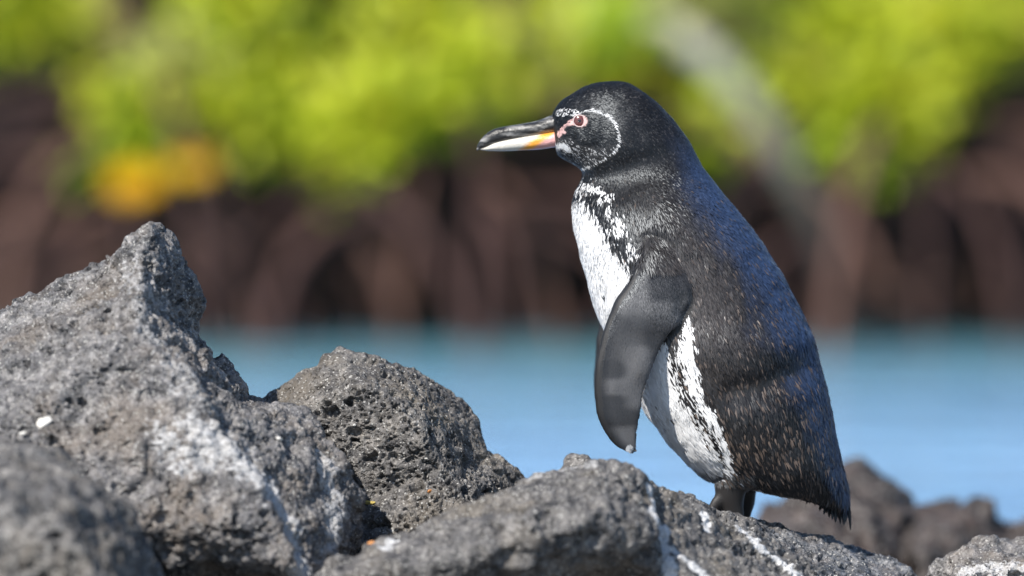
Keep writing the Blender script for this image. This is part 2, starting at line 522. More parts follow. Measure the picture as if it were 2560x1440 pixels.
LIME = (.54, .60, .035); GREEN = (.34, .45, .025); OLIVE = (.46, .48, .14); GOLD = (.64, .58, .03)
def mangrove(x, y, label, clumps, h=2.6, nroot=10, seed=1, spread=.9, lean=0.0, arch=None, bark=None, rootz=(.45, 1.1)):
    rs = np.random.default_rng(seed); random.seed(seed)
    t = empty('mangrove_tree', (x, y, 0))
    tag(t, label, 'tree', 'mangroves along the far shore')
    top = Vector((lean, .1, h))
    mb = MB()
    lean = lean + rs.normal() * .35
    path = spline([(-lean * .3, 0, .5), (lean * .2 + rs.normal() * .05, 0, .9), (lean * .6, .05, h * .65), tuple(top)], 12)
    mb.tube([tuple(q) for q in path], np.linspace(.07, .025, 12), 10, .15)
    for (cx, cy, cz, r, n, tint) in clumps:      # limbs out to the leaf clumps
        q = path[int(np.clip(np.searchsorted(path[:, 2], max(.6, cz - .5)), 1, 11))]
        e = np.array([cx, cy, cz])
        mid = (q + e) / 2 + np.array([0, 0, .12]) + rs.normal(size=3) * .05
        lp = spline([q, mid, e], 7)
        mb.tube([tuple(v) for v in lp], np.linspace(.028, .009, 7), 6, .1)
    obj('trunk', mb.mesh('trunk'), bark or M_BARK, t)
    for k in range(nroot):
        a = 2 * math.pi * (k + rs.random() * .7) / nroot
        z0 = rs.uniform(*rootz); R = spread * rs.uniform(.35, 1.1)
        dx, dy = math.cos(a) * R, math.sin(a) * R * .8
        pts = spline([(-lean * .15, 0, z0), (dx * .45, dy * .45, z0 * 1.02), (dx * .85, dy * .85, z0 * .55), (dx + rs.normal() * .04, dy, -.25)], 12)
        mb = MB(); mb.tube([tuple(q) for q in pts], np.linspace(.028, .016, 12) * rs.uniform(.7, 1.4), 8, .12)
        obj('prop_root', mb.mesh('prop_root'), M_BARK2 if k % 3 == 0 else M_BARK, t)
    if arch is not None:
        for pts, r0, r1 in arch:
            mb = MB(); P = spline(pts, 24); mb.tube([tuple(q - np.array([x, y, 0])) for q in P], np.linspace(r0, r1, 24), 12, .1)
            obj('branch', mb.mesh('branch'), M_PALEBARK, t)
    V, F, C = leaves([c[:3] for c in clumps], [c[3] for c in clumps], [c[4] for c in clumps], [c[5] for c in clumps], rs)
    me = fast_mesh('crown', V, F); add_col(me, C)
    obj('crown', me, M_LEAF, t)
    return t

def clumps_at(x, y, specs, rs, extra=()):
    """leaf clumps measured off the photograph: (px, py, dy, radius, n, tint)"""
    out = []
    for px, py, dy, r, n, tint in specs:
        p = at(px, py, y + dy)
        out.append((p.x - x, dy, p.z, r, n, tint))
    return out + list(extra)

def fill(rs, x0, x1, z0, z1, n, y0=-.2, y1=.9, r=(.16, .3), tints=(LIME, GREEN, OLIVE), w=(.4, .35, .25), leaf=70):
    out = []
    for k in range(n):
        t = tints[rs.choice(len(tints), p=w)]
        rr = rs.uniform(*r)
        out.append((rs.uniform(x0, x1), rs.uniform(y0, y1), rs.uniform(z0, z1), rr, int(leaf * (rr / .22) ** 2), t))
    return out

YM = 15.0
r1 = np.random.default_rng(21)
X1, X2, X3, X4, X5 = -1.25, -.15, 1.35, 2.9, -2.9
c1 = clumps_at(X1, YM, [(330, 250, -.3, .15, 60, LIME), (360, 350, -.35, .12, 45, GREEN), (450, 330, -.3, .16, 70, LIME), (560, 260, -.3, .17, 70, LIME),
      (600, 330, -.3, .13, 50, LIME), (470, 170, -.2, .2, 90, OLIVE), (640, 150, -.2, .2, 90, LIME), (100, 60, -.1, .17, 60, LIME),
      (20, 20, 0, .2, 80, LIME), (250, 60, .2, .2, 60, OLIVE), (560, 60, .1, .22, 90, GREEN), (720, 250, -.2, .17, 60, GREEN), (240, 410, -.3, .08, 16, GREEN)],
      r1, fill(r1, -.7, .8, 1.15, 2.7, 26))
m1 = mangrove(X1, YM, 'lime green mangrove with two clusters of yellow leaves hanging under its crown', c1, 2.5, 26, 31, 1.5, rootz=(.35, .85))
c2 = clumps_at(X2, YM, [(860, 400, -.35, .11, 42, LIME), (850, 470, -.35, .06, 14, GREEN), (800, 340, -.3, .14, 55, LIME), (900, 280, -.3, .18, 80, LIME), (1010, 260, -.3, .16, 70, LIME),
      (1120, 270, -.25, .14, 50, GREEN), (1180, 190, -.2, .2, 90, LIME), (980, 120, -.1, .22, 100, LIME), (1320, 170, -.1, .16, 50, OLIVE), (1420, 110, 0, .22, 90, LIME),
      (1300, 40, .1, .24, 70, OLIVE), (820, 120, 0, .2, 80, GREEN), (1080, 40, .1, .2, 70, LIME), (1480, 180, 0, .17, 60, GOLD), (1560, 60, .2, .22, 70, OLIVE)],
      r1, fill(r1, -.8, .8, 1.15, 2.7, 26))
m2 = mangrove(X2, YM, 'mangrove with a low drooping leafy spray, behind the bird\'s bill', c2, 2.6, 26, 32, 1.6, rootz=(.35, .85))
c3 = clumps_at(X3, YM, [(1800, 330, .1, .15, 50, LIME), (1790, 400, .1, .1, 26, GREEN), (2000, 130, 0, .2, 80, GREEN), (2080, 200, -.3, .19, 90, LIME), (2180, 290, -.35, .17, 80, LIME), (2130, 360, -.35, .12, 44, GREEN),
      (2250, 350, -.35, .13, 50, LIME), (2200, 400, -.35, .09, 26, GREEN), (2300, 230, -.3, .17, 70, LIME), (2330, 100, -.1, .22, 90, LIME), (2150, 80, -.1, .22, 100, LIME), (2460, 60, 0, .2, 80, LIME), (1880, 40, .2, .2, 60, OLIVE),
      (1900, 260, .25, .15, 45, GREEN), (1540, 90, -.9, .12, 45, GREEN), (1480, 60, -.6, .14, 50, LIME)],
      r1, fill(r1, -.7, .9, 1.2, 2.8, 26))
A = lambda px, py, y: tuple(at(px, py, y))
m3 = mangrove(X3, YM, 'mangrove with a thick pale branch arching down to the water', c3, 2.7, 26, 33, 1.6, rootz=(.35, .85),
              arch=[([A(1440, 40, YM - .3), A(1600, 55, YM - .6), A(1720, 105, YM - .9), A(1825, 195, YM - .95), A(1910, 310, YM - .95), A(2000, 470, YM - .9), A(2075, 640, YM - .8), A(2110, 860, YM - .7)], .056, .032)])
m4 = mangrove(X4, YM + .2, 'mangrove with dull olive crown at the shaded shore end beyond the tail', fill(r1, -.9, .9, .95, 2.8, 34), 2.7, 11, 34, .8)
m5 = mangrove(X5, YM + .3, 'mangrove with bare dark lower trunk beside the spire rock shore', fill(r1, -.9, 1.0, 1.0, 2.8, 34), 2.7, 11, 35, .8)
back_labels = ['taller olive mangrove behind the one with yellow leaves', 'taller olive mangrove behind the low drooping spray',
               'taller olive mangrove behind the arching pale branch', 'taller olive mangrove behind the shaded shore end', 'taller olive mangrove behind the bare dark trunk']
for (bx, lab) in zip((-1.0, .35, 1.9, 3.7, -2.6), back_labels):
    mangrove(bx, YM + 1.7, lab, fill(r1, -1.0, 1.0, .75, 3.3, 46, -.5, .6, (.2, .34), (OLIVE, GREEN, LIME), (.45, .3, .25), 46), 3.2, 9, 40 + int(bx * 3), 1.0)

def yellow_leaf(px, py, y, parent, rot, col):
    """one dead yellow leaf, a part of the tree it hangs on"""
    m = np.array([(0, 0), (.012, .016), (.028, .022), (.05, .024), (.072, .018), (.088, .008), (.094, 0)])
    V = [(a, w, .004) for a, w in m] + [(a, -w, .004) for a, w in m[1:-1]] + [(a, 0, -.002) for a, w in m[1:-1]]
    V = np.array(V); n = len(m); k = n - 2
    F4, F3 = [], []
    up = list(range(n)); lo = [0] + list(range(n, n + k)) + [n - 1]; ce = [0] + list(range(n + k, n + 2 * k)) + [n - 1]
    for i in range(n - 1):
        for a in (up, lo):
            q = [a[i], a[i + 1], ce[i + 1], ce[i]]
            q = list(dict.fromkeys(q))
            (F4 if len(q) == 4 else F3).append(q)
    me = fast_mesh('yellow_leaf', V, [np.array(F3), np.array(F4)])
    add_col(me, np.tile(np.array(col), (len(V), 1)))
    p = at(px, py, y)
    o = obj('yellow_leaf', me, M_LEAF, parent, (p.x - parent.location.x, p.y - parent.location.y, p.z))
    o.rotation_euler = rot
    o['label'] = 'dead yellow leaf hanging under the crown'
    return o
YEL = (.96, .56, .006)
ry = np.random.default_rng(77)
for (px, py, k, colr, sz) in ((334, 457, 26, YEL, .92), (478, 416, 26, (.95, .60, .008), .72)):
    for q in range(k):
        a_ = 2 * math.pi * q / k + ry.normal() * .2
        nrm = Vector((-.3 + ry.normal() * .2, -.8, .45 + ry.normal() * .2)).normalized()
        qt = nrm.to_track_quat('Z', 'Y')
        o = yellow_leaf(px + 12 * math.cos(a_), py + 12 * math.sin(a_), YM - .7 - .01 * q, m1, (0, 0, 0), colr)
        o.rotation_euler = (qt.to_matrix() @ Matrix.Rotation(a_, 3, 'Z')).to_euler()
        o.scale = (sz,) * 3

# ------------------------------------------------------------------ rocks
ROCKS = {}
def hull_into(bm, pts):
    b2 = bmesh.new()
    for p in pts: b2.verts.new(p)
    r = bmesh.ops.convex_hull(b2, input=b2.verts)
    dead = [g for g in r['geom_interior'] if isinstance(g, bmesh.types.BMVert)] + [g for g in r['geom_unused'] if isinstance(g, bmesh.types.BMVert)]
    if dead: bmesh.ops.delete(b2, geom=list(set(dead)), context='VERTS')
    bmesh.ops.recalc_face_normals(b2, faces=b2.faces)
    me = bpy.data.meshes.new('h'); b2.to_mesh(me); b2.free(); bm.from_mesh(me); bpy.data.meshes.remove(me)

def rock(label, hulls, voxel, seed, mat, big=.012, ridge=.006, pits=1.0, crust=(), smooth=4, rough=.0016, fscale=1.0, chip=1.0, group='lava rocks on the shore'):
    bm = bmesh.new()
    for h in hulls:
        hull_into(bm, [tuple(at(*p)) if len(p) == 3 else p[:3] for p in h])
    me = bpy.data.meshes.new('rock_source'); bm.to_mesh(me); bm.free()
    V, F = remesh(me, voxel * 2)
    V = laplace(V, F, max(1, smooth // 2))
    N = vnormals(V, F)
    V = V + N * (big * fbm(V * 14, 3, seed))[:, None]
    r = 1 - 2 * np.abs(vnoise(V * 26 + 5, seed + 9))           # broken ledges
    r2 = 1 - 2 * np.abs(vnoise(V * 60 + 9, seed + 19))
    V = V + N * (ridge * (.6 * r + .35 * r2))[:, None]
    for cell, amt, sd in ((.036, .0075, 1), (.013, .0030, 2)):            # broken, stepped facets
        Q = V / cell; Q = Q + .3 * np.stack([vnoise(Q * .9, seed + 80 + k) for k in range(3)], 1)
        f1, cr = worley(Q, seed + 85 + sd)
        V = V + N * (amt * chip * (cr - .5))[:, None]
    V = laplace(V, F, 1, .35)
    N = vnormals(V, F)
    # the side towards the view is refined for the pores, the rest stays coarse
    fc = V[F].mean(1); fn = N[F].mean(1)
    tc_ = np.array(cam.location) - fc; tc_ /= np.linalg.norm(tc_, axis=1, keepdims=True)
    up_ = np.array([0, SP, CP]); fw_ = np.array([0, CP, -SP])
    rel = fc - np.array(cam.location); dep = rel @ fw_
    ppx = 1280 + rel[:, 0] / dep * D / S; ppy = 720 - (rel @ up_) / dep * D / S
    sel = ((fn * tc_).sum(1) > -.2) & (ppy < 1475) & (ppx > -40) & (ppx < 2600)
    V, F, T3 = refine(V, F, sel)
    T = np.concatenate([F[:, [0, 1, 2]], F[:, [0, 2, 3]], T3])
    V = laplace(V, T, 1, .5)
    N = vnormals(V, T)
    d = rough * 1.5 * fbm(V * 130 * fscale, 3, seed + 30, .65) + .0025 * np.abs(vnoise(V * 75, seed + 33))
    patch = sstep(-.5, .2, vnoise(V * 11, seed + 41)) * .6 + .4   # pores come in patches
    ztop = V[:, 2].max(); tipf = .25 + .75 * sstep(.0, .03, ztop - V[:, 2])
    for cell, depth, keep, sd in ((.0044, .0030, .9, 1), (.0080, .0055, .65, 2), (.018, .0095, .3, 3)):
        cell /= fscale
        Q = V / cell; Q = Q + .35 * np.stack([vnoise(Q * 1.3, seed + 60 + k) for k in range(3)], 1)
        f1, cr = worley(Q * np.array([.8, .8, 1.15]), seed + 50 + sd)
        rad = .22 + .33 * (cr * 7.3 % 1)
        hole = (1 - sstep(rad * .7, rad, f1)) * (cr < keep)
        d = d - pits / fscale * depth * hole * patch * tipf
    V = V + N * d[:, None]
    cr_ = np.zeros(len(V))
    tree = BVHTree.FromPolygons(V.tolist(), T.tolist())
    for line, w, amt in crust:
        L = []
        for q in spline([p[:2] for p in line], 14):        # drop the measured line onto the rock's own surface
            o_ = Vector(cam.location); h_ = tree.ray_cast(o_, (at(q[0], q[1], 1) - o_).normalized())
            if h_[0]: L.append(tuple(h_[0]))
        if len(L) < 2: continue
        dist = seg_dist(V, L)
        dist = dist + w * (.75 * fbm(V * 45, 3, seed + 77) + .45 * vnoise(V * 210, seed + 78))
        cr_ = np.maximum(cr_, amt * (1 - sstep(w * .25, w, dist)))
    cen = V.mean(0); cen[2] = V[:, 2].min()
    me = fast_mesh('lava_rock', V - cen, [F, T3]); add_float(me, cr_, 'crust')
    o = obj('lava_rock', me, mat, None, tuple(cen))
    tag(o, label, 'rock', group)
    ROCKS[label] = (o, tree); print('ROCK', len(T), label)
    return o

rock('big grey lava rock rising to a sharp spire', [
    [(384, 556, -.16), (366, 566, -.19), (404, 570, -.13), (388, 560, -.12), (345, 615, -.2), (432, 640, -.11), (300, 660, -.2), (440, 690, -.11), (492, 745, -.1), (250, 700, -.18), (340, 830, -.30), (505, 860, -.1), (420, 800, -.18), (300, 900, -.08), (480, 900, 0.0), (200, 800, -.1), (390, 600, -.1)],
    [(-200, 905, -.15), (0, 840, -.15), (120, 750, -.15), (240, 672, -.17), (300, 660, -.19), (330, 830, -.30), (515, 870, -.12), (480, 960, -.33), (600, 1130, -.38), (640, 1180, -.38), (740, 1420, -.42), (330, 1322, -.42), (560, 1350, -.43),
     (-200, 1200, -.40), (-200, 900, .05), (480, 900, .02), (-200, 1550, .05), (600, 1550, .05), (560, 1010, -.12), (100, 1318, -.4), (-200, 1340, -.35)],
    [(505, 880, -.1), (555, 888, -.09), (582, 915, -.08), (585, 990, -.08), (500, 990, -.2), (500, 900, -.02), (580, 980, .0), (640, 1100, -.1), (480, 1100, -.2)],
    [(590, 1010, -.1), (660, 1015, -.12), (740, 1035, -.16), (790, 1080, -.2), (850, 1150, -.22), (885, 1215, -.22), (892, 1280, -.2), (870, 1400, -.2), (900, 1560, -.1), (540, 1060, -.335), (660, 1250, -.385), (760, 1480, -.41), (500, 1560, -.1), (600, 1010, 0), (800, 1200, -.05), (660, 1160, -.34)],
    [(-200, 1360, -.1), (900, 1430, -.2), (720, 1410, -.14), (300, 1370, -.1), (-200, 1650, -.16), (900, 1650, -.2), (-200, 1340, .1), (900, 1400, 0.05), (900, 1650, .1), (-200, 1650, .1)],
], .0015, 1, M_ROCK, .012, .006, 1.0,
     crust=[([(395, 660, -.2), (350, 790, -.30), (460, 940, -.33), (540, 1050, -.36)], .036, .36), ([(520, 1090, -.36), (600, 1140, -.38), (660, 1200, -.39), (710, 1300, -.40), (750, 1420, -.42)], .022, .62),
            ([(430, 1100, -.4), (560, 1100, -.37), (640, 1190, -.38)], .040, .56), ([(820, 1160, -.22), (840, 1260, -.24), (820, 1350, -.26), (800, 1420, -.3)], .03, .5)])
rock('rounded dark rock in the corner beneath the spire rock', [
    [(-150, 1120, -0.57), (60, 1105, -0.57), (170, 1145, -0.57), (250, 1205, -0.60), (310, 1270, -0.60), (350, 1340, -0.60), (380, 1480, -0.60), (400, 1600, -0.52), (150, 1300, -0.77), (-150, 1200, -0.77), (250, 1450, -0.80), (-150, 1600, -0.82), (300, 1600, -0.72), (-150, 1150, -0.32), (380, 1600, -0.32), (200, 1250, -0.37), (-150, 1600, -0.32)],
], .0026, 2, M_ROCK_D, .016, .009, 1.1)
rock('peaked grey rock full of small pores, between the spire and the bird', [
    [(640, 1020, .02), (700, 978, .0), (770, 930, .0), (815, 890, -.02), (850, 876, -.02), (885, 880, -.02), (915, 900, -.04), (970, 905, -.02), (1040, 932, .0), (1100, 962, .02), (1150, 1005, .03), (1190, 1060, .03), (1210, 1120, .02),
     (900, 960, -.10), (1000, 1010, -.12), (1060, 1100, -.13), (760, 1020, -.09), (820, 1150, -.11), (700, 1200, -.06), (1150, 1250, -.12), (880, 1260, -.12), (700, 1500, -.05), (1200, 1500, -.08), (650, 1100, .2), (1180, 1080, .2), (900, 930, .12), (700, 1500, .25), (1200, 1500, .25)],
    [(1180, 1120, .03), (1240, 1140, .04), (1290, 1172, .05), (1310, 1210, .05), (1060, 1180, -.12), (1150, 1230, -.13), (1300, 1330, -.02), (900, 1250, -.11), (860, 1330, -.13), (1000, 1300, -.16), (900, 1450, -.22), (1200, 1450, -.18), (1340, 1450, .0), (1340, 1450, .2), (900, 1450, .2), (1280, 1200, .2)],
], .0012, 3, M_ROCK_P, .008, .004, 1.25, smooth=5, chip=.35, rough=.0010)
rock('broad grey rock streaked with white droppings, under the bird', [
    [(760, 1480, -.42), (870, 1405, -.40), (970, 1362, -.38), (1070, 1305, -.36), (1170, 1268, -.35), (1270, 1236, -.34), (1320, 1200, -.34), (1400, 1184, -.34), (1460, 1164, -.33), (1500, 1156, -.33), (1555, 1172, -.33), (1595, 1200, -.33), (1625, 1240, -.35), (1640, 1330, -.40),
     (1300, 1300, -.45), (1500, 1262, -.44), (1000, 1420, -.47), (1430, 1328, -.475), (1250, 1372, -.48), (1630, 1370, -.41), (1640, 1500, -.28), (900, 1600, -.42), (1450, 1490, -.28), (900, 1600, -.2), (1600, 1600, -.2), (1500, 1200, -.2), (1250, 1270, -.2)],
    [(1560, 1190, -.28), (1640, 1225, -.22), (1700, 1245, -.2), (1770, 1272, -.18), (1850, 1314, -.16), (1905, 1355, -.16), (1970, 1398, -.18), (2060, 1450, -.2), (2150, 1560, -.2), (1640, 1300, -.32), (1700, 1400, -.36), (1850, 1440, -.34), (1800, 1600, -.4), (1600, 1600, -.4), (2100, 1600, 0), (1600, 1600, 0), (1600, 1240, -.1), (1900, 1380, -.05)],
], .0020, 4, M_ROCK_D, .011, .009, .9,
     crust=[([(1625, 1225, -.36), (1645, 1300, -.39), (1660, 1370, -.43), (1680, 1450, -.44)], .0095, 1.2), ([(1660, 1370, -.42), (1720, 1400, -.38), (1760, 1440, -.38)], .008, .8),
            ([(1762, 1285, -.2), (1766, 1325, -.24)], .006, 1.3), ([(1850, 1320, -.17), (1900, 1365, -.17), (1950, 1405, -.19), (2000, 1440, -.2)], .010, 1.1),
            ([(1320, 1190, -.36), (1480, 1160, -.35)], .012, .45), ([(960, 1372, -.42), (985, 1350, -.4)], .01, .8)])
rock('bluish rock ledge behind the white streaked rock, below the tail', [
    [(1640, 1250, .0), (1700, 1262, .0), (1800, 1300, .0), (1880, 1330, .02), (1960, 1336, .03), (2040, 1352, .04), (2110, 1385, .05), (2150, 1412, .05), (2220, 1416, .04), (2280, 1424, .04), (2310, 1480, .04), (1650, 1280, -.12), (1900, 1400, -.13), (2200, 1470, -.1),
     (1640, 1260, .12), (1850, 1325, .14), (2000, 1365, .16), (2250, 1440, .15), (1640, 1650, -.1), (2330, 1650, -.1), (1640, 1650, .2), (2330, 1650, .2)],
], .0015, 5, M_ROCK_B, .006, .005, .9, smooth=3)
rock('small knobbly rock at the end of the ledge', [
    [(2325, 1450, .0), (2335, 1410, .0), (2390, 1395, .0), (2445, 1362, .02), (2490, 1364, .02), (2540, 1368, .03), (2640, 1375, .03), (2700, 1500, 0), (2400, 1440, -.08), (2560, 1420, -.08), (2320, 1600, -.05), (2700, 1600, -.05), (2320, 1600, .2), (2700, 1600, .2), (2450, 1390, .15)],
], .0015, 6, M_ROCK, .012, .008, 1.0, smooth=3, crust=[([(2400, 1440, -.08), (2560, 1440, -.08)], .03, .6)])
rock('small dark rock tip peeking out behind the broad streaked rock', [
    [(1390, 1180, .02), (1410, 1155, .03), (1440, 1142, .03), (1475, 1152, .03), (1500, 1190, .03), (1380, 1300, -.05), (1520, 1300, -.05), (1380, 1300, .12), (1520, 1300, .12), (1440, 1160, .1)],
], .0018, 7, M_ROCK_D, .004, .004, 1.0, smooth=2)
YB = 1.25
rock('blurred brown rock hump behind the tail', [
    [(1870, 1330, YB), (1900, 1275, YB), (1960, 1240, YB), (2050, 1225, YB), (2110, 1190, YB), (2140, 1165, YB), (2180, 1160, YB), (2210, 1185, YB), (2245, 1240, YB), (2290, 1300, YB), (2320, 1560, YB), (1860, 1560, YB), (2000, 1330, YB - .2), (2180, 1300, YB - .15), (1860, 1700, YB - .3), (2330, 1700, YB - .3), (1860, 1700, YB + .3), (2330, 1700, YB + .3), (2150, 1200, YB + .2)],
], .005, 8, M_ROCK_R, .022, .014, 1.0, fscale=.6)
rock('blurred low brown rock beyond the knobbly rock', [
    [(2240, 1330, YB), (2290, 1280, YB), (2350, 1265, YB), (2395, 1250, YB), (2430, 1300, YB - .1), (2230, 1700, YB - .25), (2450, 1700, YB - .25), (2230, 1700, YB + .2), (2450, 1700, YB + .2), (2360, 1280, YB + .15), (2300, 1400, YB - .2)],
    ], .005, 9, M_ROCK_R, .02, .014, 1.0, fscale=.6)
rock('blurred double-topped brown rock at the water edge', [
    [(2410, 1290, YB + .1), (2425, 1240, YB + .1), (2460, 1228, YB + .1), (2490, 1245, YB + .1), (2520, 1300, YB + .1), (2400, 1700, YB - .2), (2560, 1700, YB - .2), (2400, 1700, YB + .3), (2560, 1700, YB + .3)],
    [(2500, 1300, YB + .1), (2550, 1275, YB + .12), (2620, 1270, YB + .12), (2700, 1320, YB + .1), (2500, 1700, YB - .15), (2720, 1700, YB - .15), (2500, 1700, YB + .3), (2720, 1700, YB + .3)],
    ], .005, 10, M_ROCK_R, .02, .014, 1.0, fscale=.6)

# the lava shelf the rocks lie on
def shelf_z(X, Y):
    P = np.stack([X.ravel() * 2.2, Y.ravel() * 2.2, X.ravel() * 0], 1)
    n = fbm(P, 5, 5, .55).reshape(X.shape)
    base = .27 - .12 * np.clip(Y, 0, 9) - .5 * sstep(1.2, 2.6, Y) + .0 * X
    base = base - .35 * sstep(-1.6, -3.2, Y) - .3 * sstep(1.6, 3.0, np.abs(X))
    return base + .07 * n
shelf = grid('lava_ground', np.linspace(-3.5, 3.5, 181), np.linspace(-3.5, 3.2, 171), shelf_z, M_ROCK_D)
shelf['kind'] = 'structure'
add_float(shelf.data, np.zeros(len(shelf.data.vertices)), 'crust')

# ------------------------------------------------------------------ penguin (built in photo pixels on the bird's own upright mid-plane, then metres)
PY = 0.03
O = at(0, 0, PY); UX = (at(1000, 0, PY) - O) / 1000; UV = (at(0, 1000, PY) - O) / 1000
SP_ = UX.length
def W3(u, v, y):
    """arrays of photo pixel u, v and sideways offset y (pixels, negative = towards the viewer) -> metres"""
    u, v, y = np.broadcast_arrays(np.asarray(u, float), np.asarray(v, float), np.asarray(y, float))
    return np.stack([O.x + u * UX.x + v * UV.x, PY + y * SP_ + 0 * u, O.z + u * UX.z + v * UV.z], -1)
def to_uv(P):
    u = (P[:, 0] - O.x) / UX.x; v = (P[:, 2] - O.z) / UV.z; y = (P[:, 1] - PY) / SP_
    return u, v, y

RINGS = [  # front point, back point, half width
    (1390, 366, 1378, 300, 26), (1391, 376, 1381, 284, 44), (1397, 387, 1398, 257, 66), (1412, 398, 1440, 229, 88), (1430, 408, 1500, 208, 104), (1444, 418, 1572, 209, 113),
    (1454, 427, 1638, 253, 121), (1455, 440, 1690, 309, 117), (1450, 456, 1726, 362, 111), (1440, 478, 1754, 413, 124), (1435, 508, 1796, 467, 155),
    (1439, 562, 1843, 524, 184), (1450, 626, 1898, 599, 208), (1470, 700, 1955, 683, 217), (1493, 775, 2000, 769, 224), (1526, 850, 2035, 859, 229),
    (1562, 930, 2063, 949, 228), (1603, 1006, 2083, 1036, 221), (1647, 1070, 2098, 1106, 206), (1695, 1128, 2109, 1161, 186), (1748, 1178, 2117, 1196, 162),
    (1808, 1211, 2122, 1220, 134), (1880, 1224, 2125, 1240, 104), (1952, 1237, 2126, 1254, 74), (2015, 1247, 2126, 1264, 50), (2045, 1256, 2126, 1272, 30)]
R_ = spline(np.array(RINGS, float), 150)
NS = 88
th = np.linspace(0, 2 * np.pi, NS, endpoint=False)
cu, cv = (R_[:, 0] + R_[:, 2]) / 2, (R_[:, 1] + R_[:, 3]) / 2
au, av = (R_[:, 0] - R_[:, 2]) / 2, (R_[:, 1] - R_[:, 3]) / 2
ct, st = np.cos(th), np.sin(th)
ex = 0.92
cs = np.sign(ct) * np.abs(ct) ** ex; ss = np.sign(st) * np.abs(st) ** ex
BU = cu[:, None] + au[:, None] * cs; BV = cv[:, None] + av[:, None] * cs; BY = R_[:, 4][:, None] * ss
def loft_faces(n, m):
    i = np.arange(n * m).reshape(n, m); j = np.roll(i, -1, axis=1)
    return np.stack([i[:-1].ravel(), j[:-1].ravel(), j[1:].ravel(), i[1:].ravel()], 1)
def loft_mesh(P, n, m):
    V = P.reshape(-1, 3); F4 = loft_faces(n, m)
    c0, c1 = P[0].mean(0), P[-1].mean(0)
    V = np.vstack([V, c0, c1]); k = np.arange(m); k2 = np.roll(k, -1)
    F3 = np.vstack([np.stack([np.full(m, n * m), k2, k], 1), np.stack([np.full(m, n * m + 1), (n - 1) * m + k, (n - 1) * m + k2], 1)])
    return V, F3, F4
body_loft = loft_mesh(W3(BU, BV, BY), 150, NS)

FLIP = [  # leading edge, trailing edge, sideways, half thickness
    (1606, 556, 1680, 560, 150, 22), (1598, 600, 1694, 610, 182, 32), (1588, 650, 1706, 660, 203, 33), (1566, 700, 1720, 702, 218, 31), (1533, 748, 1718, 752, 229, 27), (1508, 808, 1686, 802, 236, 22),
    (1493, 880, 1652, 855, 241, 18), (1487, 950, 1624, 920, 243, 15), (1491, 1012, 1604, 985, 242, 12.5), (1508, 1062, 1593, 1045, 240, 10.5), (1532, 1096, 1589, 1090, 238, 9), (1556, 1113, 1588, 1110, 237, 7), (1569, 1119, 1580, 1118, 237, 3.5)]
def flipper(sgn):
    Q = spline(np.array(FLIP, float), 60); m = 40
    t = np.linspace(0, 2 * np.pi, m, endpoint=False); c, s = np.cos(t), np.sin(t)
    cc = np.sign(c) * np.abs(c) ** .9; s2 = np.sign(s) * np.abs(s) ** .8
    mu, mv = (Q[:, 0] + Q[:, 2]) / 2, (Q[:, 1] + Q[:, 3]) / 2
    hu, hv = (Q[:, 0] - Q[:, 2]) / 2, (Q[:, 1] - Q[:, 3]) / 2
    thick = Q[:, 5][:, None] * s2 * (1 + .22 * c)      # thicker leading edge
    tw = 14 * cc                                        # leading edge stands out a little
    U = mu[:, None] + hu[:, None] * cc; Vv = mv[:, None] + hv[:, None] * cc
    Y = sgn * (Q[:, 4][:, None] + thick - np.abs(hu[:, None]) / 90 * 6 * (1 - cc) * 0 + tw * np.linspace(0, 1, 60)[:, None])
    return loft_mesh(W3(U, Vv, Y), 60, m)
flips = [flipper(-1), flipper(1)]

legs = []
for yy, du in ((-78, -8), (72, 26)):
    mb = MB()
    mb.tube([tuple(W3(1842 + du, 1165, yy)), tuple(W3(1838 + du, 1205, yy)), tuple(W3(1836 + du, 1236, yy)), tuple(W3(1842 + du, 1266, yy)), tuple(W3(1850 + du * .6, 1294, yy)), tuple(W3(1854 + du * .5, 1314, yy))],
            [50 * SP_, 44 * SP_, 37 * SP_, 28 * SP_, 20 * SP_, 15 * SP_], 18)
    mb.tube([tuple(W3(1822 + du, 1228, yy - 12)), tuple(W3(1800 + du, 1252, yy - 16)), tuple(W3(1782 + du, 1282, yy - 18))], [17 * SP_, 15 * SP_, 11 * SP_], 12)
    for k, (sy, tu, tv) in enumerate(((-34, 1690, 1250), (0, 1652, 1232), (34, 1680, 1244))):
        a = W3(1838 + du, 1305, yy); b_ = W3(1770 + du * .7, 1285, yy + sy * .6); c = W3(tu + du * .4, tv, yy + sy * 1.1)
        pts = spline([a, b_, c], 9)
        mb.tube([tuple(q) for q in pts], np.array([20, 18, 15, 13, 12, 12, 12, 10, 5]) * SP_, 12)
    # web
    w = [W3(1800 + du * .8, 1290, yy), W3(1712 + du * .5, 1254, yy - 32), W3(1690 + du * .5, 1245, yy), W3(1708 + du * .5, 1252, yy + 32)]
    dz = np.array([0, 0, 7 * SP_])
    mb.add([w[0] + dz, w[1] + dz, w[2] + dz, w[3] + dz, w[0] - dz, w[1] - dz, w[2] - dz, w[3] - dz], [], [(0, 1, 2, 3), (7, 6, 5, 4), (0, 4, 5, 1), (1, 5, 6, 2), (2, 6, 7, 3), (3, 7, 4, 0)])
    legs.append(mb)

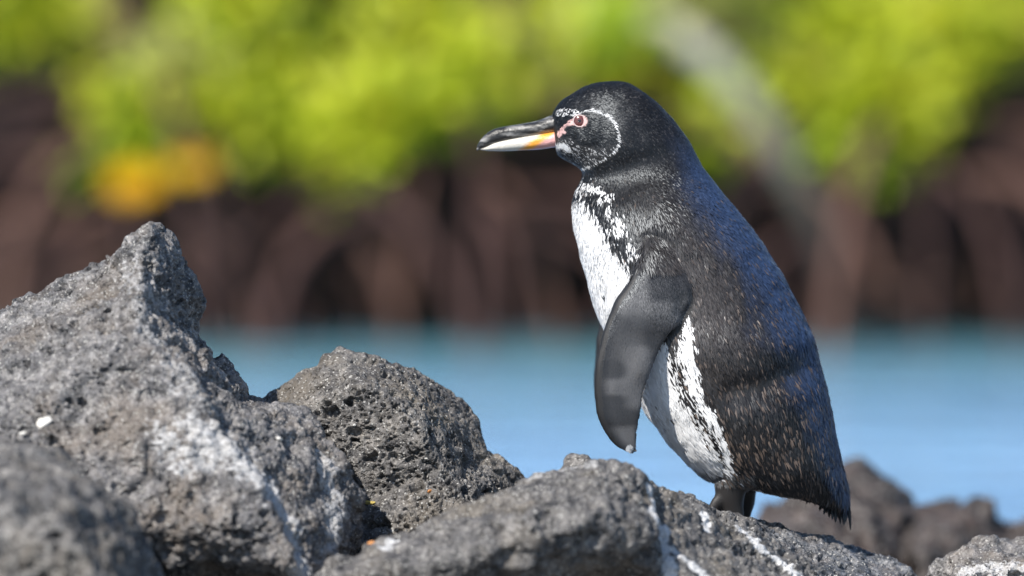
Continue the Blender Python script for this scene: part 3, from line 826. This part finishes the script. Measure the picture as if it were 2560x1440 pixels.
def joined(parts):
    Vs, T, Q, n = [], [], [], 0
    for V, F3, F4 in parts:
        Vs.append(V); 
        if len(F3): T.append(np.asarray(F3) + n)
        if len(F4): Q.append(np.asarray(F4) + n)
        n += len(V)
    return np.concatenate(Vs), [np.concatenate(T), np.concatenate(Q)]
leg_parts = [(np.concatenate(l.v), np.array(l.f3), np.array(l.f4)) for l in legs]
V, Fs = joined([body_loft] + flips + leg_parts)
BV_, BF_ = remesh(fast_mesh('bird_source', V, Fs), .0021)
BV_ = laplace(BV_, BF_, 4)
def bvh(part):
    V, F3, F4 = part; return BVHTree.FromPolygons(V.tolist(), [tuple(map(int, f)) for f in F3] + [tuple(map(int, f)) for f in F4])
tb, tf0, tf1, tl0, tl1 = bvh(body_loft), bvh(flips[0]), bvh(flips[1]), bvh(leg_parts[0]), bvh(leg_parts[1])
Vl = [Vector(p) for p in BV_]
dist = lambda t: np.array([(t.find_nearest(p, .05)[3] if t.find_nearest(p, .05)[3] is not None else .05) for p in Vl])
db = dist(tb); df = np.minimum(dist(tf0), dist(tf1)); dl = np.minimum(dist(tl0), dist(tl1))
u, v, y = to_uv(BV_)
# uneven, plump plumage: soft folds across neck, flank and rump
N = vnormals(BV_, BF_)
wfl = sstep(.0005, .006, df - db)               # 1 on the trunk, 0 on the flippers
is_leg = ((dl < db - .0004) & (v > 1203)) | (v > 1228) & (u < 1905) & (dl < .002)
wtrunk = np.where(is_leg, 0, wfl)
d = 0.0013 * vnoise(np.stack([u / 70, v / 110, y / 70], 1), 3) + .0006 * vnoise(np.stack([u / 26, v / 40, y / 26], 1), 4)
def band(line, w): return np.exp(-(seg_dist(np.stack([u, v], 1), line) / w) ** 2)
d = d + .005 * band([(1760, 850), (1860, 865), (1960, 850)], 55) - .0055 * band([(1830, 960), (1900, 950), (1970, 915)], 38)      # fold over the rump
d = d + .0015 * band([(1560, 365), (1650, 355)], 26)   # head settles on the neck
d = d + .005 * band([(1640, 520), (1650, 600)], 60)                                                                                 # shoulder
BV_ = BV_ + N * (d * wtrunk)[:, None]
# flipper relief
d = (.0016 * vnoise(np.stack([u / 40, v / 60, y / 60], 1), 8) - .0025 * band([(1700, 735), (1690, 770)], 16) + .002 * band([(1640, 720), (1600, 800)], 26)) * (1 - wfl) * sstep(640, 720, v)
BV_ = BV_ + N * d[:, None]
BV_ = laplace(BV_, BF_, 2)
N = vnormals(BV_, BF_)
u, v, y = to_uv(BV_)

WHITE = np.array([.78, .78, .79]); BLACK = np.array([.009, .009, .010]); BROWN = np.array([.080, .060, .049]); PINK = np.array([.66, .42, .40]); GREY = np.array([.13, .125, .125])
BELLY = [(1380, 520), (1436, 508), (1452, 505), (1472, 520), (1492, 552), (1515, 590), (1540, 630), (1566, 672), (1590, 730), (1620, 790), (1650, 838), (1666, 870), (1672, 900), (1690, 955), (1700, 996), (1724, 1034), (1758, 1076), (1788, 1118), (1806, 1170), (1820, 1212), (1850, 1240), (1780, 1290), (1480, 1120), (1380, 800)]
PINKS = [(1392, 336), (1396, 326), (1402, 318), (1412, 309), (1420, 301), (1432, 294), (1446, 287), (1458, 288), (1466, 295), (1468, 303), (1463, 312), (1450, 317), (1437, 314), (1426, 311), (1414, 315), (1408, 322), (1414, 331), (1404, 334), (1396, 345)]
def plumage_mask(u, v, y, P, jit):
    """0..1 whiteness, 0..1 greyness for points on the trunk; jit (n,) random per feather"""
    Q = np.stack([u, v], 1)
    n1 = vnoise(P * 260, 5); n2 = vnoise(P * 110, 6)
    e = poly_sd(Q, BELLY) + 5 * n2 + 9 * n1 + 11 * jit
    w = (e < 0).astype(float)
    # white stripe behind the dark flank band
    dd, ww = seg_dist(Q, [(1712, 792), (1713, 850), (1712, 885), (1731, 955), (1746, 996), (1772, 1036), (1795, 1078), (1812, 1130), (1822, 1190)], [3, 15, 18, 12, 13, 11, 9, 8, 9])
    inband = (seg_dist(Q, [(1684, 850), (1682, 890), (1706, 955), (1718, 1000), (1745, 1040), (1785, 1095)]) < 16) & (jit > .62)
    w = np.maximum(w, inband * .8)
    w = np.maximum(w, (dd + 10 * n1 + 6 * jit < ww))
    # flecks above the dark breast band
    dd, ww = seg_dist(Q, [(1446, 470), (1480, 470), (1512, 490), (1535, 540), (1552, 580), (1578, 628)], [14, 15, 16, 14, 15, 12])
    w = np.maximum(w, (dd + 13 * n1 + 17 * jit + 8 < ww) & (n2 > -.3))
    # dark specks in the band are left; a few dots on the belly
    for (a, b, r) in ((1508, 738, 5), (1675, 1040, 6), (1713, 1120, 7), (1640, 1010, 4)):
        w = np.where((u - a) ** 2 / .5 + (v - b) ** 2 < r * r, 0, w)
    # under the tail
    dd = seg_dist(Q, [(1860, 1228), (1920, 1240), (1965, 1250)]); w = np.maximum(w, (dd + 4 * jit < 15) & (np.abs(y) < 120))
    # face line
    dd, ww = seg_dist(Q, [(1446, 281), (1462, 276), (1482, 275), (1503, 281), (1522, 291), (1537, 309), (1545, 333), (1545, 358), (1534, 378), (1506, 397), (1474, 414), (1452, 424)], [0, 1, 2, 1.4, 3.4, 3.4, 1.2, 1.6, 1.4, .2, .4, 1.4])
    w = np.maximum(w, (dd + 3.2 * jit + 1.8 * n1 < ww) * (.55 + .45 * (n1 > -.2)))
    # lores and chin
    dd = seg_dist(Q, [(1398, 284), (1416, 280), (1436, 283)]); w = np.maximum(w, (dd < 9) & (jit > .35))
    dd = seg_dist(Q, [(1386, 366), (1408, 362), (1418, 372)]); w = np.maximum(w, (dd + 4 * jit < 6) * .85)
    sp = poly_sd(Q, [(1388, 350), (1420, 342), (1446, 362), (1490, 372), (1535, 362), (1532, 382), (1500, 402), (1455, 424), (1400, 400)])
    w = np.where((v > 1170) & (u < 1880) & (jit > .6 - (v - 1165) / 22), .10, w)
    w = np.maximum(w, ((sp < 0) & (jit > .74)) * .55)
    g = ((sp < 4) * .3)
    return w.astype(float), g

def body_color(u, v, y, P, on_flip, leg, jit):
    w, g = plumage_mask(u, v, y, P, jit)
    br = sstep(-.1, .6, vnoise(P * 40, 12))[:, None]
    base = BLACK * (1 + .5 * br) 
    base = base + (GREY - base) * g[:, None] * .5
    C = base + (WHITE - base) * w[:, None]
    lead = np.interp(v, [q[1] for q in FLIP], [q[0] for q in FLIP])
    fw = sstep(6, 42, u - lead) * (.35 + .65 * sstep(660, 770, v)) * (.35 + .85 * sstep(-.5, .6, vnoise(P * np.array([38, 38, 60]), 14)))
    C = np.where(on_flip[:, None], np.array([.013, .013, .015]) + np.array([.090, .088, .089]) * fw[:, None], C)
    C = np.where(leg[:, None], np.array([.022, .020, .020]), C)
    tipw = on_flip & ((u - 1570) ** 2 + (v - 1108) ** 2 < 90)
    C = np.where(tipw[:, None], np.array([.5, .5, .5]), C)
    pk = poly_sd(np.stack([u, v], 1), PINKS)
    C = np.where(((pk < 0) & (v < 360))[:, None], PINK, C)
    return C, w, pk
on_flip = (df < db + .0008) & (v > 655 + 40 * vnoise(BV_ * 150, 31))
C, w, pk = body_color(u, v, y, BV_, on_flip, is_leg, np.zeros(len(u)))
foot = at(1840, 1316, PY)
bird = empty('penguin', (foot.x, PY, foot.z))
tag(bird, 'black and white penguin standing in profile on the rocks, flipper hanging', 'penguin')
b0 = np.array(bird.location)
me = fast_mesh('body', BV_ - b0, BF_); add_col(me, C)
body = obj('body', me, M_SKIN, bird)
bird_bvh = BVHTree.FromPolygons(BV_.tolist(), BF_.tolist())

# --- feathers
T = np.concatenate([BF_[:, [0, 1, 2]], BF_[:, [0, 2, 3]]])
A_ = BV_[T[:, 0]]; E1 = BV_[T[:, 1]] - A_; E2 = BV_[T[:, 2]] - A_
area = .5 * np.linalg.norm(np.cross(E1, E2), axis=1)
tv, tu_ = v[T].mean(1), u[T].mean(1)
tflip = on_flip[T].mean(1) > .5; tleg = is_leg[T].mean(1) > .3
headf = 1 - sstep(380, 560, tv)
dens = 1 / ((.75 + 1.9 * (1 - headf)) * 1e-6)
dens = np.where(tflip, 1 / .9e-6, dens)
dens = np.where(tleg, 0, dens)
dens = np.where(y[T].mean(1) > 110, dens * .3, dens)           # fewer, larger feathers on the far side
num = area * dens
cnt = np.floor(num + rng.random(len(num))).astype(int)
fi = np.repeat(np.arange(len(T)), cnt)
a = rng.random(len(fi)); b = rng.random(len(fi)); sw = a + b > 1; a[sw] = 1 - a[sw]; b[sw] = 1 - b[sw]
P = A_[fi] + a[:, None] * E1[fi] + b[:, None] * E2[fi]
Nf = N[T[fi, 0]] * (1 - a - b)[:, None] + N[T[fi, 1]] * a[:, None] + N[T[fi, 2]] * b[:, None]
Nf /= np.linalg.norm(Nf, axis=1, keepdims=True)
fu, fv, fy = to_uv(P)
ffl = tflip[fi]
pk = poly_sd(np.stack([fu, fv], 1), PINKS)
inbill = (fu < np.interp(fv, [292, 300, 322, 345, 362, 374], [1376, 1383, 1393, 1391, 1386, 1374])) & (fv > 292)
ear = (fu - 1449) ** 2 + (fv - 301) ** 2 < 17 ** 2
keep = ~(((pk < 0) & (fv < 360)) | inbill | ear | ((fv > 1258) & (fu > 2030)) | (ffl & (fu - np.interp(fv, [q[1] for q in FLIP], [q[0] for q in FLIP]) < 12)))
P, Nf, fu, fv, fy, ffl = P[keep], Nf[keep], fu[keep], fv[keep], fy[keep], ffl[keep]
n = len(P)
# lie of the feathers, measured on the photograph: (u, v) -> direction
FLOW = np.array([(1385, 330, .9, .3), (1400, 265, .8, -.75), (1450, 225, 1, -.35), (1540, 210, 1, .1), (1620, 245, .8, .6), (1450, 330, .95, .3), (1500, 280, 1, .25), (1560, 300, .85, .5), (1400, 380, .85, .5), (1460, 400, .75, .6), (1540, 390, .6, .8),
                 (1700, 330, .55, .85), (1640, 380, .5, .85), (1450, 470, -.05, 1), (1550, 460, .15, 1), (1700, 460, .5, .9), (1450, 600, .15, 1), (1540, 620, .2, 1), (1650, 560, .3, 1), (1800, 560, .55, .85), (1760, 700, .4, .9), (1900, 680, .5, .85),
                 (1520, 800, .35, .95), (1650, 900, .4, .95), (1800, 850, .35, .95), (1960, 800, .38, .9), (2040, 920, .28, .97), (1850, 1000, .3, .97), (1700, 1050, .55, .85), (1980, 1050, .25, .97), (2080, 1100, .18, 1), (1830, 1150, .35, .95), (1950, 1180, .4, .9), (2090, 1220, .15, 1), (1760, 1170, .75, .6)], float)
Dx = np.zeros((n, 2)); Wt = np.zeros(n)
for r in FLOW:
    wgt = 1 / (((fu - r[0]) ** 2 + (fv - r[1]) ** 2) + 900) ** 1.3
    Dx += wgt[:, None] * (r[2:] / np.linalg.norm(r[2:])); Wt += wgt
Dx /= Wt[:, None]
if True:   # flippers: along the blade
    ctr = np.array([((q[0] + q[2]) / 2, (q[1] + q[3]) / 2) for q in FLIP]); tang = np.gradient(ctr, axis=0)
    k = np.argmin((fu[:, None] - ctr[:, 0]) ** 2 + (fv[:, None] - ctr[:, 1]) ** 2, axis=1)
    tg = tang[k] / np.linalg.norm(tang[k], axis=1, keepdims=True)
    tg = tg + np.array([.55, .1])
    Dx = np.where(ffl[:, None], tg, Dx)
G = np.stack([Dx[:, 0] * UX.x / SP_, 0 * fu, -Dx[:, 1]], 1)
G = G + rng.normal(size=G.shape) * np.where(ffl, .10, .13)[:, None]
G = G - Nf * (G * Nf).sum(1, keepdims=True)
G /= np.linalg.norm(G, axis=1, keepdims=True)
Sd = np.cross(Nf, G)
roll = rng.normal(size=n) * np.where(ffl, .18, .22)
Sd = Sd * np.cos(roll)[:, None] + Nf * np.sin(roll)[:, None]
hd = 1 - sstep(380, 600, fv)
low = sstep(700, 1150, fv)
L = (.0046 * hd + .0115 * (1 - hd) + .004 * low) * rng.uniform(.75, 1.25, n)
Wd = (.00050 * hd + .00090 * (1 - hd) + .0003 * low) * rng.uniform(.8, 1.25, n)
L = np.where(ffl, .0046 * rng.uniform(.8, 1.2, n), L); Wd = np.where(ffl, .00065, Wd)
sock = (fv > 1188) & (fu < 1890)
L = np.where(sock, L * .45, L)
jit = rng.uniform(-1, 1, n)
Pt = P + G * (L * .5)[:, None]
cu_, cv_, cy_ = to_uv(Pt)
C, w, _ = body_color(cu_, cv_, cy_, Pt, ffl, np.zeros(n, bool), jit)
dark = (w < .3) & ~ffl
# worn brown feathers scattered over back and rump
pb = .015 + .03 * sstep(1650, 1850, fu) * sstep(450, 650, fv) + .05 * sstep(850, 1050, fv)
isb = dark & (rng.random(n) < pb) & (fv > 430)
C = np.where(isb[:, None], BROWN * rng.uniform(.6, 1.7, (n, 1)), C)
neck_crown_dark = np.exp(-(seg_dist(np.stack([fu, fv], 1), [(1520, 450), (1620, 435), (1740, 425)]) / 46) ** 2) + .7 * np.exp(-(seg_dist(np.stack([fu, fv], 1), [(1400, 262), (1450, 240), (1520, 240)]) / 40) ** 2)  # head's shadow painted dark on the neck; crown darkened as well
isb = isb & (rng.random(n) > neck_crown_dark)
C = C * (1 - .45 * np.clip(neck_crown_dark, 0, 1) * dark)[:, None]
pale = dark & ~isb & (rng.random(n) < (.07 + .05 * (fv < 430)) * np.clip(1 - neck_crown_dark, 0, 1) * ((((fu - 1490) / 52) ** 2 + ((fv - 325) / 36) ** 2) > 1))
C = np.where(((((fu - 1500) / 46) ** 2 + ((fv - 322) / 38) ** 2) < 1)[:, None] & dark[:, None], np.array([.006, .006, .007]), C)
C = np.where(pale[:, None], np.array([.050, .047, .047]) * rng.uniform(.6, 1.4, (n, 1)), C)  # glints on feather tips painted as scattered paler feathers
flank = np.exp(-(((fu - 1725 - (fv - 700) * .22) / 120) ** 2 + ((fv - 740) / 230) ** 2))[:, None] * dark[:, None]
C = C + (np.array([.072, .062, .058]) * rng.uniform(.6, 1.4, (n, 1)) - C) * .65 * flank      # faded, brownish flank, its sunlit grey sheen painted in
sky_sheen = sstep(.25, .85, (Nf @ np.array([.80, .10, .55])))[:, None] * dark[:, None]
C = C + (np.array([.036, .066, .150]) - C) * np.where(isb, .15, .8)[:, None] * sky_sheen * (sstep(300, 470, fv) * sstep(0, 90, fu - 1640 - (fv - 450) * .32))[:, None]      # blue sky sheen painted on feathers facing back and up
C = C * np.where((w > .5)[:, None], rng.uniform(.94, 1.06, (n, 1)), np.where(ffl[:, None], rng.uniform(.45, 1.55, (n, 1)), rng.uniform(.7, 1.3, (n, 1))))
C = np.clip(C, .004, .85)
lift = np.where(ffl, .00022, .0005 * hd + .0011 * (1 - hd)) * rng.uniform(.5, 1.5, n)
lift = np.where(isb, lift * 1.5, np.where(sock, lift * .2, lift))
Wv = Sd * Wd[:, None]; rz = (Wd * .35)[:, None]
base = P - Nf * .0003
Lm = P + G * (L * .55)[:, None] + Nf * (lift * .65)[:, None]
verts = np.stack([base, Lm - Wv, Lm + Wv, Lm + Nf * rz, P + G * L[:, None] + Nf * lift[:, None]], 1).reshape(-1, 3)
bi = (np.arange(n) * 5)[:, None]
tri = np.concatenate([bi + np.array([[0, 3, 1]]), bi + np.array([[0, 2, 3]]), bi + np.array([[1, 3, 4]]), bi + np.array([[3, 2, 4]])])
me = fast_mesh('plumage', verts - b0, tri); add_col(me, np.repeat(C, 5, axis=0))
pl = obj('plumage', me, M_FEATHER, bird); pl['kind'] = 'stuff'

# --- tail quills
rs = np.random.default_rng(5)
for k in range(26):
    f = k / 25
    side = rs.uniform(-32, 32)
    u0, v0 = 2048 + 70 * f, 1236 + rs.uniform(-6, 6)
    u1, v1 = 2048 + 84 * f + rs.uniform(-5, 3), 1266 + 58 * f ** .8 + rs.uniform(-16, 4)
    if k == 25: u1, v1 = 2131, 1325
    a = W3(u0, v0, side * .6); b = W3(u1, v1, side)
    m_ = (a + b) / 2 + np.array([.0015, 0, 0])
    Pq = spline([a, m_, b], 8)
    wd = np.array([3, 4, 4.6, 5, 4.8, 4.2, 3, .5]) * SP_ * rs.uniform(.8, 1.2)
    tq = np.gradient(Pq, axis=0); tq /= np.linalg.norm(tq, axis=1, keepdims=True)
    fl = np.array([math.cos(rs.uniform(-.5, .5)), .6 * rs.uniform(-1, 1), 0]); sdv = np.cross(tq, np.cross(fl, tq)); sdv /= np.linalg.norm(sdv, axis=1, keepdims=True)
    nn = np.cross(tq, sdv)
    Vq = np.concatenate([Pq - sdv * wd[:, None], Pq + nn * .0006, Pq + sdv * wd[:, None], Pq - nn * .0006])
    F = []
    for i in range(7):
        for a0, b0_ in ((0, 8), (8, 16), (16, 24), (24, 0)):
            F.append((a0 + i, a0 + i + 1, b0_ + i + 1, b0_ + i))
    me = fast_mesh('tail_feather', Vq - b0, np.array(F)); add_col(me, np.tile(BLACK * rs.uniform(.7, 1.6), (len(Vq), 1)))
    obj('tail_feather', me, M_FEATHER, bird)

# --- bill
def mandible(name, rows, color):
    """rows: (top u, top v, bottom u, bottom v, half width)"""
    Q = spline(np.array(rows, float), 60); m = 32
    t = np.linspace(0, 2 * np.pi, m, endpoint=False); c, s = np.cos(t), np.sin(t)
    c = np.sign(c) * np.abs(c) ** .85; s = np.sign(s) * np.abs(s) ** .85
    U = ((Q[:, 0] + Q[:, 2]) / 2)[:, None] + ((Q[:, 0] - Q[:, 2]) / 2)[:, None] * c
    Vv = ((Q[:, 1] + Q[:, 3]) / 2)[:, None] + ((Q[:, 1] - Q[:, 3]) / 2)[:, None] * c
    Y = Q[:, 4][:, None] * s
    Pw, F3, F4 = loft_mesh(W3(U, Vv, Y), 60, m)
    uu, vv, yy = to_uv(Pw)
    me = fast_mesh(name, Pw - b0, [F3, F4]); add_col(me, color(uu, vv, yy))
    return obj(name, me, M_BILL, bird)
def lerp(a, b, t): return a + (b - a) * t[:, None]
HORN = np.array([.022, .021, .021]); IVORY = np.array([.66, .62, .55]); ORANGE = np.array([.80, .36, .05]); BPINK = np.array([.72, .38, .36])
def col_up(u, v, y):
    P = np.stack([u / 40, v / 7, y / 20], 1)
    st_ = sstep(-.1, .45, fbm(P, 3, 2))
    C = lerp(HORN, np.array([.27, .26, .25]), st_)
    gape = np.interp(u, [1190, 1240, 1290, 1330, 1370, 1405], [369, 358, 348, 341, 334, 325])
    edge = (1 - sstep(2, 9, gape - v)) * sstep(1290, 1350, u)
    C = lerp(C, np.array([.55, .38, .22]), edge * .9)
    return C
def col_lo(u, v, y):
    s = u + (v - 350) * 1.35
    n = 4 * vnoise(np.stack([u / 12, v / 8, y / 12], 1), 3)
    C = lerp(HORN, IVORY, sstep(1222, 1250, s + n))
    C = lerp(C, ORANGE, sstep(1322, 1340, s + n)); C = lerp(C, BPINK, sstep(1353, 1364, s + n))
    return C
mandible('upper_mandible', [(1416, 290, 1420, 324, 44), (1392, 287, 1402, 327, 44), (1376, 289, 1384, 332, 40), (1345, 301, 1352, 338, 33), (1305, 309, 1308, 345, 28), (1265, 315, 1266, 353, 24), (1236, 322, 1236, 360, 20), (1214, 336, 1213, 367, 15), (1199, 354, 1199, 373, 9), (1193, 366, 1193, 377, 4)], col_up)
mandible('lower_mandible', [(1424, 320, 1420, 360, 43), (1404, 320, 1400, 366, 45), (1386, 325, 1384, 368, 42), (1350, 331, 1350, 373, 35), (1310, 338, 1310, 375, 29), (1270, 346, 1268, 377, 24), (1240, 354, 1238, 377, 18), (1216, 366, 1214, 376, 11), (1203, 370, 1202, 374, 5)], col_lo)

# --- eyes
for sgn in (-1, 1):
    o_ = W3(1449, 301, 400 * sgn); hit = bird_bvh.ray_cast(Vector(o_), Vector((0, -sgn, 0)))
    yc = hit[0].y if hit[0] else PY + sgn * .04
    nrm = Vector((-.12, sgn, .05)).normalized()
    q = nrm.to_track_quat('Z', 'Y').to_matrix()
    cpos = Vector((W3(1449, 301, 0)[0], yc, W3(1449, 301, 0)[2]))
    def dome(r, h, z0, rings=8, seg=28, inner=0.0):
        Vd = []; 
        for i in range(rings):
            a = (math.pi / 2) * (1 - i / (rings - 1)) if inner == 0 else 0
            rr = r * math.sin(a) if inner == 0 else 0
            for k in range(seg):
                t = 2 * math.pi * k / seg
                Vd.append(cpos + q @ Vector((rr * math.cos(t), rr * math.sin(t), z0 + h * math.cos(a))))
        return np.array([tuple(x) for x in Vd]), loft_faces(rings, seg)
    def ringm(r0, r1, z0, hh, seg=32, sec=10):
        Vd = []
        for i in range(seg):
            t = 2 * math.pi * i / seg
            for k in range(sec):
                s_ = 2 * math.pi * k / sec
                rr = (r0 + r1) / 2 + (r1 - r0) / 2 * math.cos(s_)
                Vd.append(cpos + q @ Vector((rr * math.cos(t), rr * math.sin(t) * .92, z0 + hh * math.sin(s_))))
        F = loft_faces(seg, sec); k = np.arange(sec); k2 = np.roll(k, -1)
        F = np.vstack([F, np.stack([(seg - 1) * sec + k, (seg - 1) * sec + k2, k2, k], 1)])
        return np.array([tuple(x) for x in Vd]), F
    Vd, Fd = dome(14.5 * SP_, 5.5 * SP_, -1.2 * SP_)
    eye = obj('eye', fast_mesh('eye', Vd - b0, Fd), M_IRIS, bird)
    Vd, Fd = dome(4.6 * SP_, 1.6 * SP_, 3.3 * SP_)
    obj('pupil', fast_mesh('pupil', Vd - b0, Fd), M_PUPIL, eye)
    Vd, Fd = ringm(14 * SP_, 17.5 * SP_, 0, 2.6 * SP_)
    me = fast_mesh('eyelid', Vd - b0, Fd); add_col(me, np.tile(np.array([.62, .48, .47]), (len(Vd), 1)))
    obj('eyelid', me, M_SKIN, eye)

# ------------------------------------------------------------------ scraps lying on the rocks
def on_rock(px, py):
    o_ = Vector(cam.location); d_ = (at(px, py, 1) - o_).normalized()
    best = None
    for r, t in ROCKS.values():
        h = t.ray_cast(o_, d_)
        if h[0] and (best is None or h[3] < best[3]): best = h
    return best
def scrap(name, px, py, lx, ly, lz, mat, label, cat, rot, seed, group=None, bend=0.0):
    h = on_rock(px, py)
    if not h: return
    rs = np.random.default_rng(seed)
    bm = bmesh.new()
    bmesh.ops.create_icosphere(bm, subdivisions=2 if cat == 'leaf' else 1, radius=1)
    ph = rs.uniform(0, 6, 3)
    for vv in bm.verts:
        c = vv.co
        k = 1 + .22 * math.sin(3 * c.x + ph[0]) * math.cos(4 * c.y + ph[1]) + .15 * math.sin(7 * c.z + ph[2])
        vv.co = Vector((c.x * lx * k, c.y * ly * k, c.z * lz * k + bend * (c.x ** 2 - .3) * lx))
    me = bpy.data.meshes.new(name); bm.to_mesh(me); bm.free()
    o = obj(name, me, mat)
    nrm = h[1] if h[1].y < 0 else -h[1]
    o.location = h[0] + nrm * lz * .7
    q = nrm.to_track_quat('Z', 'X')
    o.rotation_mode = 'QUATERNION'
    from mathutils import Quaternion
    rot += math.pi / 2
    o.rotation_quaternion = q @ Quaternion((0, 0, 1), rot)
    tag(o, label, cat, group)
scrap('leaf_scrap', 925, 1257, .0105, .0022, .0010, M_DRYLEAF, 'curled yellow-green leaf scrap lying on the porous peaked rock', 'leaf', 0.0, 1, None, .25)
scrap('leaf_scrap', 1072, 1228, .0036, .0020, .0012, M_ORANGE, 'orange leaf crumb above the other one on the peaked rock', 'leaf', .8, 2)
scrap('leaf_scrap', 928, 1357, .0040, .0018, .0010, M_ORANGE, 'orange leaf crumb in the cleft beside the broad streaked rock', 'leaf', .3, 3)
scrap('shell_fragment', 112, 1062, .0105, .0072, .0045, M_SHELL, 'large white shell fragment on the spire rock', 'shell', .6, 4)
scrap('shell_fragment', 58, 1086, .004, .003, .002, M_SHELL, 'tiny white shell chip beside the large fragment', 'shell', .2, 5)
scrap('shell_fragment', 885, 1062, .0032, .0020, .0014, M_SHELL, 'small white shell chip high on the porous peaked rock', 'shell', .1, 6)
scrap('shell_fragment', 1062, 1146, .0042, .0014, .0012, M_SHELL, 'thin white shell sliver on the porous peaked rock', 'shell', -.8, 7)
scrap('shell_fragment', 697, 1098, .0050, .0026, .0018, M_SHELL, 'oblong white shell chip on the shoulder of the spire rock', 'shell', -.4, 8)
